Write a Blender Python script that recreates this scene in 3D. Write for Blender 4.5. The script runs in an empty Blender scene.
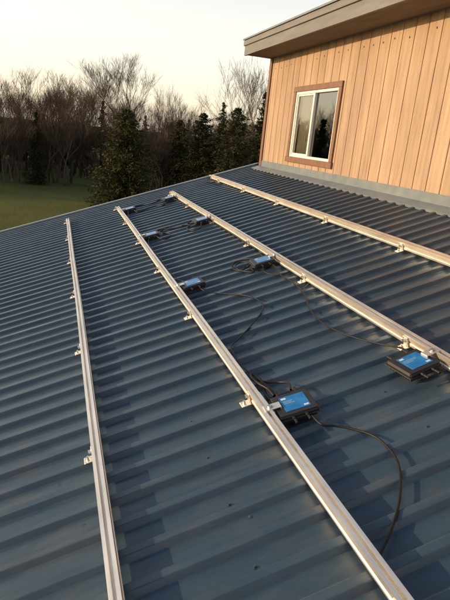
import bpy, math, random
import numpy as np
from mathutils import Matrix, Vector, noise
random.seed(7)
S=bpy.context.scene
TH=math.atan(1/3); CT,ST=math.cos(TH),math.sin(TH)
GZ=-4.8
# ---------------------------------------------------------------- materials
def mat(name,base=(.5,.5,.5),rough=.5,metal=0.,spec=.5):
    m=bpy.data.materials.new(name);m.use_nodes=True
    b=m.node_tree.nodes["Principled BSDF"]
    b.inputs["Base Color"].default_value=(*base,1);b.inputs["Roughness"].default_value=rough
    b.inputs["Metallic"].default_value=metal;b.inputs["Specular IOR Level"].default_value=spec
    return m
def nz(m,scale=(1,1,1),nscale=5,detail=4,rough=.6):
    nt=m.node_tree;tc=nt.nodes.new("ShaderNodeTexCoord");mp=nt.nodes.new("ShaderNodeMapping")
    mp.inputs["Scale"].default_value=scale;n=nt.nodes.new("ShaderNodeTexNoise")
    n.inputs["Scale"].default_value=nscale;n.inputs["Detail"].default_value=detail;n.inputs["Roughness"].default_value=rough
    nt.links.new(tc.outputs["Object"],mp.inputs[0]);nt.links.new(mp.outputs[0],n.inputs["Vector"]);return n
def ramp(m,src,stops):
    nt=m.node_tree;r=nt.nodes.new("ShaderNodeValToRGB")
    while len(r.color_ramp.elements)<len(stops): r.color_ramp.elements.new(.5)
    for e,(p,c) in zip(r.color_ramp.elements,stops): e.position=p;e.color=(*c,1) if len(c)==3 else c
    nt.links.new(src,r.inputs[0]);return r
def link(m,out,inp): m.node_tree.links.new(out,m.node_tree.nodes["Principled BSDF"].inputs[inp])
def bump(m,src,strength=.3,dist=.01):
    nt=m.node_tree;b=nt.nodes.new("ShaderNodeBump");b.inputs["Strength"].default_value=strength;b.inputs["Distance"].default_value=dist
    nt.links.new(src,b.inputs["Height"]);link(m,b.outputs[0],"Normal");return b
def mixc(m,f,a,b,mode='MIX'):
    nt=m.node_tree;x=nt.nodes.new("ShaderNodeMix");x.data_type='RGBA';x.blend_type=mode
    if isinstance(f,float): x.inputs[0].default_value=f
    else: nt.links.new(f,x.inputs[0])
    for v,i in((a,6),(b,7)):
        if isinstance(v,tuple): x.inputs[i].default_value=(*v,1)
        else: nt.links.new(v,x.inputs[i])
    return x.outputs[2]

M={}
# painted steel roofing
m=M['roof']=mat("painted_steel_roofing",(.04,.08,.12),.4,0,.6)
n1=nz(m,(1,1,1),1.3,5);c1=ramp(m,n1.outputs[0],[(.3,(.026,.052,.084)),(.7,(.040,.073,.108))])
n2=nz(m,(.5,1.6,1),5,8,.7);c2=ramp(m,n2.outputs[0],[(.5,(0,0,0)),(.78,(.6,.6,.6))])
col=mixc(m,c2.outputs[0],c1.outputs[0],(.11,.11,.105))
n6=nz(m,(.25,7,1),2.2,5,.7);c6=ramp(m,n6.outputs[0],[(.35,(.78,.80,.83)),(.7,(1.14,1.11,1.08))])
link(m,mixc(m,1.,col,c6.outputs[0],'MULTIPLY'),"Base Color")
n3=nz(m,(.6,2,1),3,6,.65);r3=ramp(m,n3.outputs[0],[(.3,(.26,)*3),(.75,(.48,)*3)]);link(m,r3.outputs[0],"Roughness")
n4=nz(m,(.6,1.2,1),2.2,3,.5);bump(m,n4.outputs[0],.45,.02)
m=M['flash']=mat("galvanised_flashing",(.16,.2,.23),.42,.0,.6)
n=nz(m,(1,1,1),6,5);c=ramp(m,n.outputs[0],[(.3,(.12,.155,.18)),(.7,(.19,.225,.25))]);link(m,c.outputs[0],"Base Color")
# aluminium
m=M['alu']=mat("mill_aluminium",(.78,.76,.73),.33,1.,.5)
n=nz(m,(30,.8,30),4,5);r=ramp(m,n.outputs[0],[(.3,(.42,)*3),(.75,(.60,)*3)]);link(m,r.outputs[0],"Roughness")
n=nz(m,(1,1,1),4,6);c=ramp(m,n.outputs[0],[(.3,(.80,.75,.67)),(.6,(.93,.89,.81))]);link(m,c.outputs[0],"Base Color")
M['steel']=mat("zinc_bolt",(.6,.58,.55),.35,1.)
m=M['black']=mat("black_cast_housing",(.015,.015,.017),.45)
M['rubber']=mat("black_cable_jacket",(.008,.008,.009),.5,0,.35)
m=M['label']=mat("blue_label",(.03,.22,.55),.18,0,.6)
n=nz(m,(1,1,1),14,3);c=ramp(m,n.outputs[0],[(.35,(.008,.13,.40)),(.7,(.025,.23,.55))]);link(m,c.outputs[0],"Base Color")
M['print']=mat("white_print",(.5,.62,.70),.35)
# wood siding
m=M['siding']=mat("stained_plywood_siding",(.5,.33,.2),.75,0,.3)
n=nz(m,(6,6,.35),5,8,.65);c=ramp(m,n.outputs[0],[(.25,(.32,.225,.155)),(.5,(.45,.335,.24)),(.8,(.54,.41,.305))])
n2=nz(m,(1,1,.6),1.1,4);c2=ramp(m,n2.outputs[0],[(.3,(.76,.73,.72)),(.75,(1,1,1))])
n7=nz(m,(1,4.9,.12),1.0,1,.3);c7=ramp(m,n7.outputs[0],[(.35,(.86,.85,.85)),(.65,(1.04,1.03,1.03))])
link(m,mixc(m,1.,mixc(m,1.,c.outputs[0],c2.outputs[0],'MULTIPLY'),c7.outputs[0],'MULTIPLY'),"Base Color")
n5=nz(m,(9,9,.5),9,6,.7);bump(m,n5.outputs[0],.6,.006)
m=M['trim']=mat("brown_wood_trim",(.23,.105,.055),.6)
n=nz(m,(5,5,1),6,6);c=ramp(m,n.outputs[0],[(.3,(.13,.066,.042)),(.75,(.22,.118,.075))]);link(m,c.outputs[0],"Base Color")
m=M['fascia']=mat("weathered_fascia",(.25,.23,.2),.55)
n=nz(m,(1,.6,4),4,6);c=ramp(m,n.outputs[0],[(.3,(.125,.125,.125)),(.75,(.19,.19,.19))]);link(m,c.outputs[0],"Base Color")
m=M['soffit']=mat("plywood_soffit",(.2,.13,.085),.8)
n=nz(m,(4,.5,4),5,6);c=ramp(m,n.outputs[0],[(.3,(.13,.09,.06)),(.75,(.21,.15,.105))]);link(m,c.outputs[0],"Base Color")
M['vinyl']=mat("white_vinyl",(.78,.76,.72),.4)
M['curtain']=mat("cream_curtain",(.78,.74,.66),.9)
M['room']=mat("room_interior",(.16,.14,.12),.9)
M['hole']=mat("dark_hole",(.04,.03,.025),.9)
M['debris']=mat("dead_leaves",(.10,.06,.03),.9)
m=bpy.data.materials.new("window_glass");m.use_nodes=True;nt=m.node_tree;nt.nodes.clear()
o=nt.nodes.new("ShaderNodeOutputMaterial");g=nt.nodes.new("ShaderNodeBsdfGlossy");g.inputs["Roughness"].default_value=0.01
g.inputs["Color"].default_value=(.95,.95,.95,1)
t=nt.nodes.new("ShaderNodeBsdfTransparent");t.inputs[0].default_value=(.75,.78,.76,1);x=nt.nodes.new("ShaderNodeMixShader");fr=nt.nodes.new("ShaderNodeFresnel");fr.inputs[0].default_value=3.2
nt.links.new(fr.outputs[0],x.inputs[0]);nt.links.new(t.outputs[0],x.inputs[1]);nt.links.new(g.outputs[0],x.inputs[2]);nt.links.new(x.outputs[0],o.inputs[0]);M['glass']=m
# vegetation
m=M['grass']=mat("lawn_grass",(.09,.11,.03),.95,0,.1)
n=nz(m,(1,1,1),.12,6,.65);c=ramp(m,n.outputs[0],[(.3,(.090,.11,.03)),(.55,(.15,.155,.045)),(.75,(.22,.19,.075))])
n2=nz(m,(1,1,1),9,6,.7);c2=ramp(m,n2.outputs[0],[(.3,(.6,.6,.6)),(.7,(1.1,1.1,1.1))])
link(m,mixc(m,1.,c.outputs[0],c2.outputs[0],'MULTIPLY'),"Base Color");bump(m,n2.outputs[0],.8,.1)
def treemat(key,name,a,b,sc=1.2):
    for i,f in enumerate((.7,1.,1.3)):
        m=mat(name,a,.9,0,.15);n=nz(m,(1,1,1),sc,4,.7)
        c=ramp(m,n.outputs[0],[(.35,tuple(q*f for q in a)),(.65,tuple(q*f for q in b))]);link(m,c.outputs[0],"Base Color")
        M[key+str(i)]=m
    M[key]=M[key+'1']
treemat('bark',"bare_bark",(.060,.046,.036),(.11,.083,.062))
treemat('twig',"grey_brown_twigs",(.062,.045,.033),(.11,.078,.055),.5)
treemat('needle',"conifer_needles",(.018,.025,.010),(.046,.050,.020),1.0)
treemat('cedar',"cedar_needles",(.024,.030,.010),(.078,.070,.027),1.1)
m=M['hill']=mat("wooded_hill",(.05,.04,.03),1.,0,0)
n=nz(m,(1,1,3),.25,8,.75);c=ramp(m,n.outputs[0],[(.35,(.030,.024,.019)),(.65,(.07,.052,.040))]);link(m,c.outputs[0],"Base Color")

# ---------------------------------------------------------------- builders
class MB:
    def __init__(s): s.v=[];s.f=[];s.mi=[];s.mats=[]
    def m(s,k):
        if k not in s.mats: s.mats.append(k)
        return s.mats.index(k)
    def add(s,vs,fs,k):
        o=len(s.v);i=s.m(k);s.v+= [tuple(p) for p in vs]
        for f in fs: s.f.append(tuple(o+q for q in f));s.mi.append(i)
    def box(s,x0,x1,y0,y1,z0,z1,k,ch=0.,T=None):
        if ch<=0:
            vs=[(x,y,z) for z in(z0,z1) for y in(y0,y1) for x in(x0,x1)]
            fs=[(0,2,3,1),(4,5,7,6),(0,1,5,4),(1,3,7,5),(3,2,6,7),(2,0,4,6)]
        else:
            def ring(z,i):
                c=ch;a,b,cc,d=x0+i,x1-i,y0+i,y1-i
                return [(a+c,cc,z),(b-c,cc,z),(b,cc+c,z),(b,d-c,z),(b-c,d,z),(a+c,d,z),(a,d-c,z),(a,cc+c,z)]
            vs=ring(z0,ch)+ring(z0+ch,0)+ring(z1-ch,0)+ring(z1,ch)
            fs=[tuple(range(7,-1,-1)),tuple(range(24,32))]
            for L in range(3):
                for j in range(8): fs.append((L*8+j,L*8+(j+1)%8,L*8+8+(j+1)%8,L*8+8+j))
        if T: vs=[T@Vector(p) for p in vs]
        s.add(vs,fs,k)
    def cyl(s,c,r,h,k,n=12,T=None,axis='z'):
        vs=[];
        for z in(0,h):
            for j in range(n):
                a=2*math.pi*j/n;p=(math.cos(a)*r,math.sin(a)*r,z)
                if axis=='x': p=(p[2],p[0],p[1])
                if axis=='y': p=(p[1],p[2],p[0])
                vs.append((c[0]+p[0],c[1]+p[1],c[2]+p[2]))
        if T: vs=[T@Vector(p) for p in vs]
        s.add(vs,[tuple(range(n-1,-1,-1)),tuple(range(n,2*n))]+[(j,(j+1)%n,n+(j+1)%n,n+j) for j in range(n)],k)
    def tube(s,pts,r,k,n=8,sub=8):
        P=[Vector(p) for p in pts];Q=[]
        for i in range(len(P)-1):
            a=P[max(i-1,0)];b=P[i];c=P[i+1];d=P[min(i+2,len(P)-1)]
            for j in range(sub):
                t=j/sub;Q.append(.5*((2*b)+(c-a)*t+(2*a-5*b+4*c-d)*t*t+(3*b-3*c+d-a)*t**3))
        Q.append(P[-1]);vs=[]
        for i,q in enumerate(Q):
            t=(Q[min(i+1,len(Q)-1)]-Q[max(i-1,0)]).normalized()
            u=t.cross(Vector((0,0,1)));u=u.normalized() if u.length>.05 else Vector((1,0,0));w=u.cross(t)
            for j in range(n):
                a=2*math.pi*j/n;vs.append(q+u*math.cos(a)*r+w*math.sin(a)*r)
        fs=[(i*n+j,i*n+(j+1)%n,(i+1)*n+(j+1)%n,(i+1)*n+j) for i in range(len(Q)-1) for j in range(n)]
        s.add(vs,fs,k)
    def mesh(s,name):
        me=bpy.data.meshes.new(name);me.from_pydata(s.v,[],s.f)
        for k in s.mats: me.materials.append(M[k])
        me.polygons.foreach_set("material_index",s.mi);me.update();return me
    def obj(s,name,parent=None,smooth=False,mw=None):
        o=bpy.data.objects.new(name,s.mesh(name));S.collection.objects.link(o)
        if mw: o.matrix_world=mw
        if smooth: o.data.polygons.foreach_set("use_smooth",[True]*len(o.data.polygons))
        if parent: o.parent=parent
        return o
def empty(name,mw=None):
    o=bpy.data.objects.new(name,None);S.collection.objects.link(o)
    if mw: o.matrix_world=mw
    return o
def RF(x,y,h=0.):   # frame on the roof: local x up-slope, y along the eaves, z normal
    p=Vector((x-h*ST,y,x/3-1.5+h*CT))
    return Matrix(((CT,0,-ST,p.x),(0,1,0,p.y),(ST,0,CT,p.z),(0,0,0,1)))
def RP(x,y,h=0.): return RF(x,y,h).translation

# ---------------------------------------------------------------- house
house=empty("house")
RIB=.1524;Y0=2.15;WX=3.27;WY=8.74;YE=9.10;YN=-3.5;XE=-3.4
b=MB();prof=[]
k=math.ceil((YN-Y0)/RIB)
while Y0+k*RIB<YE-.05:
    c=Y0+k*RIB
    prof+=[(c-.037,0),(c-.032,.002),(c-.019,.021),(c-.015,.023),(c+.015,.023),(c+.019,.021),(c+.032,.002),(c+.037,0)]
    k+=1
NX=14
xs=[XE+(WX+.02-XE)*i/NX for i in range(NX+1)]
vs=[];
for x in xs:
    for(y,h) in prof: vs.append(RP(x,y,h+.0012*noise.noise(Vector((x*1.3,y*4,0)))))
n=len(prof);fs=[(i*n+j,i*n+n+j,i*n+n+j+1,i*n+j+1) for i in range(NX) for j in range(n-1)]
b.add(vs,fs,'roof')
b.obj("metal_roof",house)
# screws
b=MB()
for xi in(-1.75,-.55,.62,1.42,2.1,2.9):
    k=-18
    while Y0+k*RIB<YE-.1:
        y=Y0+k*RIB+.052
        if y>.3 and k%2==0:
            T=RF(xi+random.uniform(-.01,.01),y,.0)
            b.cyl((0,0,.0),.0075,.002,'roof',10,T);b.cyl((0,0,.002),.0045,.0045,'roof',6,T)
        k+=1
b.obj("roof_screws",house)
# rake trim, wall flashing
b=MB();L=(WX-XE)/CT;T=RF(XE,YE)
b.box(0,L+.1,-.06,.035,.026,.031,'flash',0,T);b.box(0,L+.1,.030,.035,-.13,.0255,'flash',0,T)
b.obj("rake_trim",house)
b=MB();T=RF(WX,0)
b.box(-.13,-.0,YN,WY+.03,.027,.031,'flash',0,T);b.box(-.135,-.13,YN,WY+.03,.006,.031,'flash',0,T)
b.box(WX-.012,WX-.004,YN,WY+.03,-.42,-.29,'flash')
b.obj("wall_flashing",house)
# lower building under the metal roof
b=MB()
def zr(x): return x/3-1.5-.05
vs=[(x,y,z) for y in(-3.3,8.95) for (x,z) in((-3.1,GZ),(9,GZ),(9,-.6),(WX+.1,zr(WX)),(-3.1,zr(-3.1)))]
b.add(vs,[(0,1,2,3,4),(9,8,7,6,5)]+[(j,j+5,(j+1)%5+5,(j+1)%5) for j in range(5)],'siding')
b.obj("lower_walls",house)
# upper wall with grooves and window opening
W0,W1,WZ0,WZ1=6.29,7.58,-.17,.73   # opening
gro=[]
g=WY-.13
while g>YN: gro.append(g);g-=.2032
prof=[(WY,0)]
for g in gro: prof+=[(g+.007,0),(g+.004,.009),(g-.004,.009),(g-.007,0)]
prof.append((YN,0))
def din(y):
    for i in range(len(prof)-1):
        a,bb=prof[i],prof[i+1]
        if bb[0]<=y<=a[0]:
            t=(a[0]-y)/max(1e-6,a[0]-bb[0]);return a[1]+(bb[1]-a[1])*t
    return 0
full=sorted(prof+[(W0,din(W0)),(W1,din(W1))])
b=MB();ZT=1.36
for (ya,da),(yb,db) in zip(full,full[1:]):
    if yb-ya<1e-6: continue
    def q(z0,z1): b.add([(WX+da,ya,z0),(WX+db,yb,z0),(WX+db,yb,z1),(WX+da,ya,z1)],[(0,3,2,1)],'siding')
    if ya>=W0-1e-6 and yb<=W1+1e-6: q(-.62,WZ0);q(WZ1,ZT)
    else: q(-.62,ZT)
b.add([(WX,WY,-.9),(9,WY,-.9),(9,WY,2.0),(WX,WY,ZT)],[(0,3,2,1)],'siding')
b.add([(WX,YN,-.9),(9,YN,-.9),(9,YN,2.0),(WX,YN,ZT)],[(0,1,2,3)],'siding')
b.add([(9,YN,-.9),(9,WY,-.9),(9,WY,2.),(9,YN,2.)],[(0,1,2,3)],'siding')
b.obj("upper_wall",house)
b=MB()
for g in gro:
    if random.random()<.85:
        b.cyl((WX-.0015,g-.10+random.uniform(-.035,.035),1.12+random.uniform(-.02,.02)),.010,.001,'hole',10,None,'x')
b.obj("vent_holes",house)
b=MB();b.box(WX-.022,WX-.002,WY-.07,WY+.02,-.38,1.27,'trim',.003);b.obj("corner_trim",house)
# eave
EX=2.82;b=MB();EY=WY+.06
sl=.12
b.box(EX,EX+.03,YN,EY,1.265,1.40,'fascia')
b.box(EX-.022,EX+.03,YN,EY+.012,1.402,1.475,'fascia',.003)
b.add([(EX+.03,YN,1.275),(WX+.02,YN,1.275),(WX+.02,EY-.001,1.275),(EX+.03,EY-.001,1.275)],[(0,3,2,1)],'soffit')
b.obj("eave_fascia",house)
b=MB()
vs=[(x,y,z) for y in(YN,EY+.01) for(x,z) in((EX-.04,1.478),(9.6,1.478+6.8*sl+.0),(9.6,1.50+6.8*sl),(EX-.04,1.50))]
b.add(vs,[(0,1,2,3),(7,6,5,4),(0,4,5,1),(1,5,6,2),(2,6,7,3),(3,7,4,0)],'flash')
vs=[(x,EY-.0,z) for(x,z) in((EX+.03,1.27),(9.5,1.3+6.7*sl),(9.5,1.46+6.7*sl),(EX+.03,1.402))]
vs+= [(x,EY-.03,z) for(x,_,z) in vs]
b.add(vs,[(0,3,2,1),(4,5,6,7),(0,1,5,4)],'fascia')
b.obj("upper_roof",house)
# window
win=empty("window");win.parent=house
b=MB();t=.085
b.box(WX-.024,WX-.001,W0-t+.02,W1+t-.02,WZ1-.01,WZ1+t-.025,'trim',.003)
b.box(WX-.030,WX-.001,W0-t+.0,W1+t,WZ0-t+.02,WZ0+.01,'trim',.003)
b.box(WX-.022,WX-.001,W0-t+.02,W0+.01,WZ0+.0105,WZ1-.0105,'trim',.003)
b.box(WX-.022,WX-.001,W1-.01,W1+t-.02,WZ0+.0105,WZ1-.0105,'trim',.003)
b.obj("casing",win)
b=MB();f=.034;a0,a1,c0,c1=W0+.0105,W1-.0105,WZ0+.0105,WZ1-.0105
X0,X1=WX-.010,WX+.06
b.box(X0,X1,a0,a1,c1-f,c1,'vinyl',.004);b.box(X0,X1,a0,a1,c0,c0+f,'vinyl',.004)
b.box(X0,X1,a0,a0+f,c0+f,c1-f,'vinyl',.004);b.box(X0,X1,a1-f,a1,c0+f,c1-f,'vinyl',.004)
mid=(a0+a1)/2+.06
b.box(X0+.006,X1-.01,mid-.02,mid+.02,c0+f,c1-f,'vinyl',.003)
s=.022
for (u0,u1,xx) in((mid+.02,a1-f,X0+.016),):
    b.box(xx,xx+.03,u0,u1,c1-f-s,c1-f,'vinyl',.002);b.box(xx,xx+.03,u0,u1,c0+f,c0+f+s,'vinyl',.002)
    b.box(xx,xx+.03,u0,u0+s,c0+f+s,c1-f-s,'vinyl',.002);b.box(xx,xx+.03,u1-s,u1,c0+f+s,c1-f-s,'vinyl',.002)
b.obj("frame",win)
b=MB()
b.add([(WX+.03,a0+f-.01,c0+f-.01),(WX+.03,mid-.01,c0+f-.01),(WX+.03,mid-.01,c1-f+.01),(WX+.03,a0+f-.01,c1-f+.01)],[(0,3,2,1)],'glass')
b.add([(WX+.022,mid+.03,c0+f+.01),(WX+.022,a1-f-.01,c0+f+.01),(WX+.022,a1-f-.01,c1-f-.01),(WX+.022,mid+.03,c1-f-.01)],[(0,3,2,1)],'glass')
b.obj("glass",win)
b=MB();vs=[];N=60
for i in range(N+1):
    y=mid-.02+(a1-mid+.06)*i/N;x=WX+.072+.008*math.sin(i*1.1)+.003*math.sin(i*.37)
    vs+=[(x,y,c0-.05),(x,y,c1+.05)]
b.add(vs,[(2*i,2*i+1,2*i+3,2*i+2) for i in range(N)],'curtain');b.obj("curtain",win,True)
b=MB();x0,x1,y0,y1,z0,z1=WX+.02,WX+3,5.2,8.5,-.5,1.25
vs=[(x,y,z) for z in(z0,z1) for y in(y0,y1) for x in(x0,x1)]
b.add(vs,[(0,1,3,2),(4,6,7,5),(0,4,5,1),(1,5,7,3),(3,7,6,2)],'room');b.obj("room",win)

# ---------------------------------------------------------------- rails
def rail(x,y0,y1,feet):
    e=empty("solar_mounting_rail",RF(x,0))
    b=MB();w=.020;H0,H1=.034,.089
    P=[(-w,H0),(w,H0),(w,H0+.012),(w-.005,H0+.016),(w-.005,H0+.026),(w,H0+.030),(w,H1),(.006,H1),(.006,H1-.004),(.012,H1-.004),(.012,H1-.018),(-.012,H1-.018),(-.012,H1-.004),(-.006,H1-.004),(-.006,H1),(-w,H1),(-w,H0+.030),(-w+.005,H0+.026),(-w+.005,H0+.016),(-w,H0+.012)]
    n=len(P);NS=24;vs=[]
    for i in range(NS+1):
        y=y0+(y1-y0)*i/NS;dx=.0025*math.sin(y*1.7+x*3)
        vs+=[(p+dx,y,q) for p,q in P]
    fs=[(i*n+j,i*n+n+j,i*n+n+(j+1)%n,i*n+(j+1)%n) for i in range(NS) for j in range(n)]
    fs+=[tuple(range(n)),tuple(range(NS*n+n-1,NS*n-1,-1))]
    b.add(vs,fs,'alu');o=b.obj("rail",None);o.parent=e
    for fy in feet:
        b=MB();T=Matrix.Translation((0,fy,0))
        b.box(-.070,-.0145,-.024,.024,.0235,.0295,'alu',.002,T)
        b.box(-.0267,-.0207,-.020,.020,.0295,.080,'alu',.002,T)
        b.cyl((-.050,0,.0295),.013,.002,'steel',14,T);b.cyl((-.050,0,.0315),.009,.008,'steel',6,T);b.cyl((-.050,0,.0395),.0045,.007,'steel',8,T)
        b.cyl((-.0402,0,.064),.009,.0135,'steel',6,T,'x')
        b.cyl((-.050,0,.0215),.017,.002,'rubber',14,T)
        o=b.obj("l_foot",None);o.parent=e
    return e
fy=[Y0+1.2192*k for k in range(-3,6)]
rail(.209,-2.5,8.25,fy)
rail(.917,-2.5,8.13,fy)
rail(1.722,-2.5,8.22,fy)
rail(2.470,-2.5,8.80,fy)
for (x,y) in((.917,2.02),(1.722,4.2)):
    b=MB();b.box(.0205,.0255,-.10,.10,.040,.082,'alu',.001)
    for q in(-.07,-.025,.025,.07): b.cyl((.0255,q,.061),.007,.006,'steel',6,None,'x')
    b.obj("rail_splice_plate",None,False,RF(x,y))

# ---------------------------------------------------------------- microinverters
def inverter(x,y,side,rz=0.):
    e=empty("microinverter",RF(x,y)@Matrix.Rotation(math.radians(rz),4,'Z'))
    b=MB();a=.088;c=.086
    b.box(-a,a,-c,c,.050,.078,'black',.007)
    b.box(-a-.006,a+.006,-c-.006,c+.006,.058,.063,'black',.002)
    for i in range(9):
        q=-.07+i*.0175;b.box(-.078,.078,q-.0025,q+.0025,.036,.0505,'black')
    b.box(-a+.004,a-.004,-c+.004,c-.004,.0775,.0815,'black',.0018)
    o=b.obj("housing");o.parent=e
    b=MB();b.box(-.052,.062,-.058,.058,.0805,.0832,'label',.0008)
    o=b.obj("label");o.parent=e
    b=MB()
    z=.0836
    def pr(x0,x1,y0,y1): b.add([(x0,y0,z),(x1,y0,z),(x1,y1,z),(x0,y1,z)],[(0,1,2,3)],'print')
    pr(-.046,-.024,.034,.048)
    for i in range(3): pr(-.046,random.uniform(-.01,.03),.018-i*.009,.0195-i*.009)
    pr(.034,.056,-.05,-.038)
    o=b.obj("label_print");o.parent=e
    b=MB();s=side
    bx=sorted((s*.06,s*.135));b.box(bx[0],bx[1],-.022,.022,.0885,.0925,'alu',.001)
    bx=sorted((s*.06,s*.065));b.box(bx[0],bx[1],-.022,.022,.0816,.0885,'alu')
    b.cyl((s*.108,0,.0925),.010,.008,'steel',6);b.cyl((s*.108,0,.0925),.014,.002,'steel',12)
    o=b.obj("mounting_bracket");o.parent=e
    b=MB()
    for (px,d) in((-.045,1),(.045,1),(-.03,-1),(.03,-1)):
        y0=d*c
        b.cyl((px,y0 if d>0 else y0-.018,.066),.0085,.018,'rubber',10,None,'y')
        b.cyl((px,y0+.016 if d>0 else y0-.048,.066),.0065,.032,'rubber',10,None,'y')
    o=b.obj("connectors");o.parent=e
inv=[(1.035,1.95,-1,-5),(1.600,1.93,1,5),(1.035,3.90,-1,2),(1.600,3.93,1,-3),(1.035,5.87,-1,-2),(1.60,5.90,1,2),(1.035,7.78,-1,0),(1.60,7.80,1,3)]
for i in inv: inverter(*i)

# ---------------------------------------------------------------- cables
def cable(pts,r=.0042,name="power_cable"):
    b=MB();b.tube([RP(*p) for p in pts],r,'rubber',8,8);b.obj(name,None,True)
g=.028
cable([(1.065,1.83,.066),(1.075,1.76,.06),(1.12,1.76,.035),(1.18,1.70,g),(1.225,1.60,g),(1.215,1.45,g),(1.13,1.30,g),(1.03,1.19,g),(.95,1.12,.03),(.90,1.05,.028)],.0048)
cable([(1.065,3.80,.066),(1.075,3.72,.055),(1.14,3.66,.03),(1.25,3.52,g),(1.33,3.34,g),(1.32,3.15,g),(1.20,2.98,g),(1.07,2.84,g),(.985,2.74,.035),(.965,2.6,.05),(.962,2.45,.05),(.985,2.25,.06),(1.0,2.12,.066),(1.0,2.06,.066)])
cable([(1.63,3.83,.066),(1.64,3.74,.05),(1.62,3.6,.03),(1.63,3.40,g),(1.60,3.15,g),(1.53,2.9,g),(1.505,2.7,g),(1.53,2.48,g),(1.60,2.28,g),(1.645,2.16,.04),(1.64,2.08,.066),(1.64,2.04,.066)])
cable([(1.56,4.06,.066),(1.53,4.16,.05),(1.45,4.2,.03),(1.40,4.1,g),(1.43,3.98,g),(1.50,3.98,.04),(1.53,4.06,.045),(1.48,4.14,.04),(1.42,4.08,.035),(1.44,3.95,g),(1.50,3.86,g),(1.50,4.02,.036)],.0055)
cable([(1.64,4.05,.066),(1.66,4.15,.06),(1.69,4.3,.05),(1.685,4.6,.045),(1.69,5.0,.045),(1.685,5.4,.045),(1.66,5.7,.055),(1.64,5.78,.066)])
cable([(1.57,3.83,.066),(1.55,3.74,.04),(1.62,3.62,g),(1.70,3.64,.033),(1.76,3.72,.03),(1.80,3.6,g),(1.79,3.4,g),(1.70,3.3,g),(1.62,3.22,.034)],.004)
cable([(1.0,4.03,.066),(.975,4.15,.05),(.96,4.5,.045),(.965,5.0,.045),(.96,5.5,.045),(.98,5.7,.055),(1.0,5.75,.066)])
cable([(1.07,6.00,.066),(1.10,6.1,.04),(1.2,6.15,g),(1.32,6.05,g),(1.42,6.0,g),(1.52,6.1,.04),(1.56,6.02,.066)],.007)
cable([(1.07,5.76,.066),(1.12,5.66,.035),(1.2,5.72,g),(1.22,5.85,g),(1.15,5.98,.035),(1.17,6.1,g),(1.27,6.18,g)],.007)
cable([(1.57,5.79,.066),(1.52,5.66,.04),(1.44,5.7,g),(1.42,5.85,g),(1.47,5.95,.035),(1.42,6.1,g)],.007)
cable([(1.07,7.91,.066),(1.12,8.0,.04),(1.25,8.02,g),(1.38,7.96,g),(1.5,8.02,.04),(1.56,7.95,.066)],.008)
cable([(1.07,7.68,.066),(1.13,7.58,.03),(1.25,7.66,g),(1.38,7.7,g),(1.48,7.6,.03),(1.57,7.69,.066)],.007)
cable([(1.0,6.02,.066),(.97,6.2,.05),(.96,6.8,.045),(.965,7.3,.045),(1.0,7.62,.066)])
cable([(1.64,6.05,.066),(1.68,6.2,.05),(1.685,6.9,.045),(1.68,7.4,.045),(1.64,7.66,.066)])
cable([(.99,2.07,.066),(.985,2.14,.07),(.965,2.2,.075),(.955,2.28,.07),(.972,2.33,.06),(.99,2.26,.055),(.975,2.17,.055),(.965,2.08,.06),(.975,1.98,.06)],.0075)
cable([(1.07,2.07,.066),(1.085,2.14,.06),(1.06,2.2,.045),(1.0,2.24,.05),(.96,2.30,.06)],.006)
cable([(2.42,8.3,.04),(2.36,8.4,.035),(2.34,8.6,.035),(2.42,8.7,.05),(2.48,8.75,.09)],.010)
cable([(2.42,8.0,.04),(2.38,8.15,.035),(2.42,8.3,.04)],.009)

# debris
b=MB()
for i in range(500):
    x=random.uniform(-1.5,3.15);y=random.uniform(.5,8.9);
    u=((y-Y0)/RIB)%1
    if u<.28 or u>.72: continue
    s=random.uniform(.003,.008);T=RF(x,y,.0045)@Matrix.Rotation(random.random()*6,4,'Z')
    b.add([T@Vector(p) for p in((-s,0,0),(0,-s*.5,.001),(s,0,.002),(0,s*.5,0))],[(0,1,2,3)],'debris')
b.obj("leaf_litter")

# ---------------------------------------------------------------- ground, hill
b=MB()
R=2500;b.add([(-R,-R,GZ),(R,-R,GZ),(R,R,GZ),(-R,R,GZ)],[(0,1,2,3)],'grass');b.obj("ground")
b=MB();vs=[];N=160
for i in range(N+1):
    a=math.radians(-95+160*i/N);r=84
    for j,(rr,h) in enumerate(((0,0),(2,1.8),(6,2.8),(14,3.4),(40,4.2))):
        hh=h*(1+.22*noise.noise(Vector((i*.25,j*.7,3)))+.12*noise.noise(Vector((i*1.1,j,9))))
        vs.append((math.sin(a)*(r+rr),math.cos(a)*(r+rr)-5,GZ-.2+hh))
b.add(vs,[(i*5+j,i*5+5+j,i*5+6+j,i*5+1+j) for i in range(N) for j in range(4)],'hill');b.obj("wooded_hill")

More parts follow.
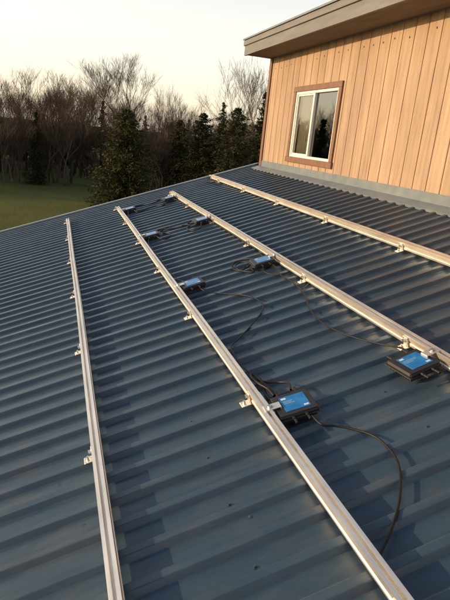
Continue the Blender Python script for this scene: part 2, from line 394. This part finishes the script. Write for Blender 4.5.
# ---------------------------------------------------------------- trees
def seg(b,p,q,r0,r1,k,n):
    d=(q-p);u=d.cross(Vector((.3,.5,.9)));u.normalize();w=u.cross(d).normalized()
    vs=[]
    for (c,r) in((p,r0),(q,r1)):
        for j in range(n):
            a=6.2832*j/n;vs.append(c+u*math.cos(a)*r+w*math.sin(a)*r)
    b.add(vs,[(j,(j+1)%n,n+(j+1)%n,n+j) for j in range(n)],k)
def bare(rs,H,spread=.5,depth=6,r0=.14,stems=1,up=.35,trunk=.3):
    rnd=random.Random(rs);b=MB()
    def grow(p,d,L,r,lv):
        k='bark' if lv<3 else 'twig'
        ns=3 if lv<2 else 2
        q=p
        for i in range(ns):
            d=(d+Vector((rnd.uniform(-1,1),rnd.uniform(-1,1),rnd.uniform(-.5,1)))*.13).normalized()
            nq=q+d*L/ns;ra=r*(1-.35*i/ns);rb=r*(1-.35*(i+1)/ns)
            seg(b,q,nq,max(ra,.006),max(rb,.006),k,5 if lv<2 else 3);q=nq
            if lv>=1 and lv<depth and rnd.random()<.7: 
                side(q,d,L,rb,lv)
        if lv<depth:
            for _ in range(rnd.choice((2,2,3))): side(q,d,L,r*.66,lv)
    def side(q,d,L,r,lv):
        a=rnd.uniform(0,6.283);v=Vector((math.cos(a),math.sin(a),rnd.uniform(-.1,.5)))
        nd=(d+v*spread*rnd.uniform(.6,1.5)+Vector((0,0,up*.4))).normalized()
        grow(q,nd,L*rnd.uniform(.58,.86),r*rnd.uniform(.5,.8),lv+1)
    for s in range(stems):
        p=Vector((rnd.uniform(-.5,.5),rnd.uniform(-.5,.5),0)) if stems>1 else Vector((0,0,0))
        grow(p,Vector((rnd.uniform(-.15,.15),rnd.uniform(-.15,.15),1)).normalized(),H*trunk,r0,0)
    zm=max(v[2] for v in b.v);sc=H/zm
    b.v=[(x*sc,y*sc,z*sc) for x,y,z in b.v]
    return b
def conifer(rs,H,Rm,k='needle',droop=.35,dens=1.,fat=1.,ls=.13):
    rnd=random.Random(rs);b=MB()
    seg(b,Vector((0,0,0)),Vector((0,0,H*.97)),.02*H,.01,'bark',6)
    z=H*.03
    while z<H*.99:
        t=z/H;R=Rm*((1-t)**fat)*rnd.uniform(.8,1.12)+.06
        nb=int((5+7*(1-t))*dens)
        for i in range(nb):
            a=rnd.uniform(0,6.283);RR=R*rnd.uniform(.55,1.12)*(1+.18*math.sin(a*3+z*2.1))
            dx,dy=math.cos(a),math.sin(a);rise=rnd.uniform(.0,.45)
            seg(b,Vector((0,0,z)),Vector((dx*RR*.9,dy*RR*.9,z+rise*RR-droop*RR)),.02,.004,'bark',3)
            n=int((7+RR*15))
            for j in range(n):
                u=(j+rnd.random())/n;u=u**.7
                c=Vector((dx*RR*u,dy*RR*u,z+rise*RR*u-droop*RR*u*u))
                wd=.2*RR*(1.15-u)+.07
                c+=Vector((rnd.uniform(-1,1)*wd,rnd.uniform(-1,1)*wd,rnd.uniform(-1,.8)*wd))
                s=ls*rnd.uniform(.6,1.3)
                d1=Vector((dx+rnd.uniform(-.8,.8),dy+rnd.uniform(-.8,.8),rnd.uniform(-.6,.7))).normalized()
                d2=d1.cross(Vector((rnd.uniform(-1,1),rnd.uniform(-1,1),1.2))).normalized()
                b.add([c-d1*s,c+d2*s*.42,c+d1*s,c-d2*s*.42],[(0,1,2,3)],k)
        z+=rnd.uniform(.10,.17)*(1 if H<9 else 1.5)
    return b
KEYS=[k+str(i) for k in('bark','twig','needle','cedar') for i in range(3)]
def arr(b):
    base=[KEYS.index(k+'0') for k in b.mats]
    return np.array(b.v,dtype=np.float32),np.array(b.f,dtype=np.int32),np.array(base,dtype=np.int32)[np.array(b.mi)]
class Stand:   # a mass of trees gathered into one mesh
    def __init__(s): s.V=[];s.F=[];s.I=[];s.n=0
    def put(s,A,x,y,sc,z=GZ-.05):
        v,f,mi=A;a=random.uniform(0,6.283);c,sn=math.cos(a),math.sin(a)
        sx=sc*random.uniform(.9,1.1)
        o=np.empty_like(v);o[:,0]=(v[:,0]*c-v[:,1]*sn)*sx+x;o[:,1]=(v[:,0]*sn+v[:,1]*c)*sx+y;o[:,2]=v[:,2]*sc+z
        s.V.append(o);s.F.append(f+s.n);s.I.append(mi+random.randrange(3));s.n+=len(v)
    def build(s,name):
        V=np.concatenate(s.V);F=np.concatenate(s.F);I=np.concatenate(s.I)
        me=bpy.data.meshes.new(name);me.vertices.add(len(V));me.vertices.foreach_set("co",V.ravel())
        me.loops.add(F.size);me.loops.foreach_set("vertex_index",F.ravel())
        me.polygons.add(len(F));me.polygons.foreach_set("loop_start",np.arange(0,F.size,4,dtype=np.int32))
        for k in KEYS: me.materials.append(M[k])
        me.polygons.foreach_set("material_index",I.astype(np.int32));me.update(calc_edges=True);me.validate()
        o=bpy.data.objects.new(name,me);S.collection.objects.link(o);return o
def single(A,name,x,y,sc):
    st=Stand();st.put(A,0,0,sc,0);o=st.build(name);o.location=(x,y,GZ-.05);return o
bm=[arr(q) for q in(bare(11,9,.5,5),bare(12,10,.42,5),bare(13,8,.6,5),bare(14,9,.45,5,.1,2),bare(15,10,.35,5,.12,1,.5,.34))]
br=[arr(q) for q in(bare(21,4,.55,4,.05,4,.4,.25),bare(22,3.5,.7,4,.05,5,.3,.22),bare(23,4.5,.5,4,.05,4,.5,.25))]
cm=[arr(q) for q in(conifer(31,9,2.3,'needle',.3,1.,.85),conifer(32,9,1.8,'needle',.3,1.,.8),conifer(33,8,2.5,'cedar',.1,1.,.6))]
def hmod(x,y): return 1+.14*math.sin(x*.19+1)+.08*math.sin(x*.53)
st=Stand()
for i in range(270):
    y=random.uniform(46,82);x=random.uniform(-.75,.46)*y
    st.put(random.choice(bm),x,y,random.uniform(.62,.88)*(y/60)**.85*hmod(x,y))
for i in range(200):
    y=random.uniform(43,72);x=random.uniform(-.75,.46)*y
    st.put(random.choice(br),x,y,random.uniform(.8,1.4))
for i in range(44):
    y=random.uniform(48,76);x=random.uniform(-.75,.46)*y
    st.put(random.choice(cm),x,y,random.uniform(.5,.85))
st.build("distant_treeline")
one=single
one(arr(conifer(41,6,2.35,'cedar',.05,2.4,.5,.11)),"conifer_tree",.120*31,31,.96)
one(cm[1],"conifer_tree",-.030*45,45,.60)
one(cm[2],"conifer_tree",.255*38,38,.80);one(cm[2],"conifer_tree",.32*36,36,.86);one(cm[0],"conifer_tree",.37*38,38,.92);one(cm[2],"conifer_tree",.215*44,44,.74)
one(cm[0],"conifer_tree",.292*43,43,.84)
one(arr(conifer(42,7,.95,'needle',.3,1.,.8)),"fir_tree",-6.0,25.5,.90)
big=arr(bare(51,13,.52,6,.2))
one(big,"bare_tree",.135*60,60,.97)
one(bm[1],"bare_tree",.335*46,46,1.18);one(bm[4],"bare_tree",.352*44,44,1.15);one(bm[0],"bare_tree",-.045*56,56,1.05)
one(bm[4],"bare_tree",.20*60,60,1.0)

# ---------------------------------------------------------------- light
w=bpy.data.worlds.new("World");S.world=w;w.use_nodes=True;nt=w.node_tree
sky=nt.nodes.new("ShaderNodeTexSky");sky.sky_type='NISHITA';sky.sun_disc=False
EL=math.radians(9);AZ=math.radians(-74)
sky.sun_elevation=EL;sky.sun_rotation=AZ;sky.air_density=1.0;sky.dust_density=2.0;sky.ozone_density=1.
# thin warm evening haze near the horizon over the physical sky
bg=nt.nodes["Background"];bg.inputs[1].default_value=.15
tc=nt.nodes.new("ShaderNodeTexCoord");sp=nt.nodes.new("ShaderNodeSeparateXYZ");nt.links.new(tc.outputs["Generated"],sp.inputs[0])
rp=nt.nodes.new("ShaderNodeValToRGB");nt.links.new(sp.outputs[2],rp.inputs[0])
e=rp.color_ramp.elements;e[0].position=0.;e[0].color=(1,.84,.67,1);e[1].position=1.;e[1].color=(.08,.11,.17,1)
for p,c in((.15,(1,.86,.74,1)),(.36,(.66,.61,.58,1)),(.6,(.20,.22,.27,1))):
    q=e.new(p);q.color=c
sc=nt.nodes.new("ShaderNodeMix");sc.data_type='RGBA';sc.blend_type='ADD';sc.inputs[0].default_value=1
mu=nt.nodes.new("ShaderNodeVectorMath");mu.operation='SCALE';mu.inputs['Scale'].default_value=5.3
nt.links.new(rp.outputs[0],mu.inputs[0]);nt.links.new(sky.outputs[0],sc.inputs[6]);nt.links.new(mu.outputs[0],sc.inputs[7]);nt.links.new(sc.outputs[2],bg.inputs[0])
d=Vector((math.sin(AZ)*math.cos(EL),math.cos(AZ)*math.cos(EL),math.sin(EL)))
l=bpy.data.lights.new("sun","SUN");l.energy=4.6;l.angle=math.radians(.5);l.color=(1,.69,.40)
o=bpy.data.objects.new("sun",l);S.collection.objects.link(o);o.rotation_euler=d.to_track_quat('Z','Y').to_euler()
# ---------------------------------------------------------------- camera
cd=bpy.data.cameras.new("camera");cd.sensor_fit='VERTICAL';cd.sensor_height=36;cd.lens=542/600*36;cd.clip_end=5000;cd.clip_start=.05
co=bpy.data.objects.new("camera",cd);S.collection.objects.link(co)
r_=Vector((.953488,-.285440,.096877));u_=Vector((-.006929,.300552,.953740));f_=Vector((.301353,.910051,-.284595))
co.matrix_world=Matrix(((r_.x,u_.x,-f_.x,0),(r_.y,u_.y,-f_.y,0),(r_.z,u_.z,-f_.z,0),(0,0,0,1)))
S.camera=co
S.view_settings.view_transform='Standard';S.view_settings.look='None';S.view_settings.exposure=0
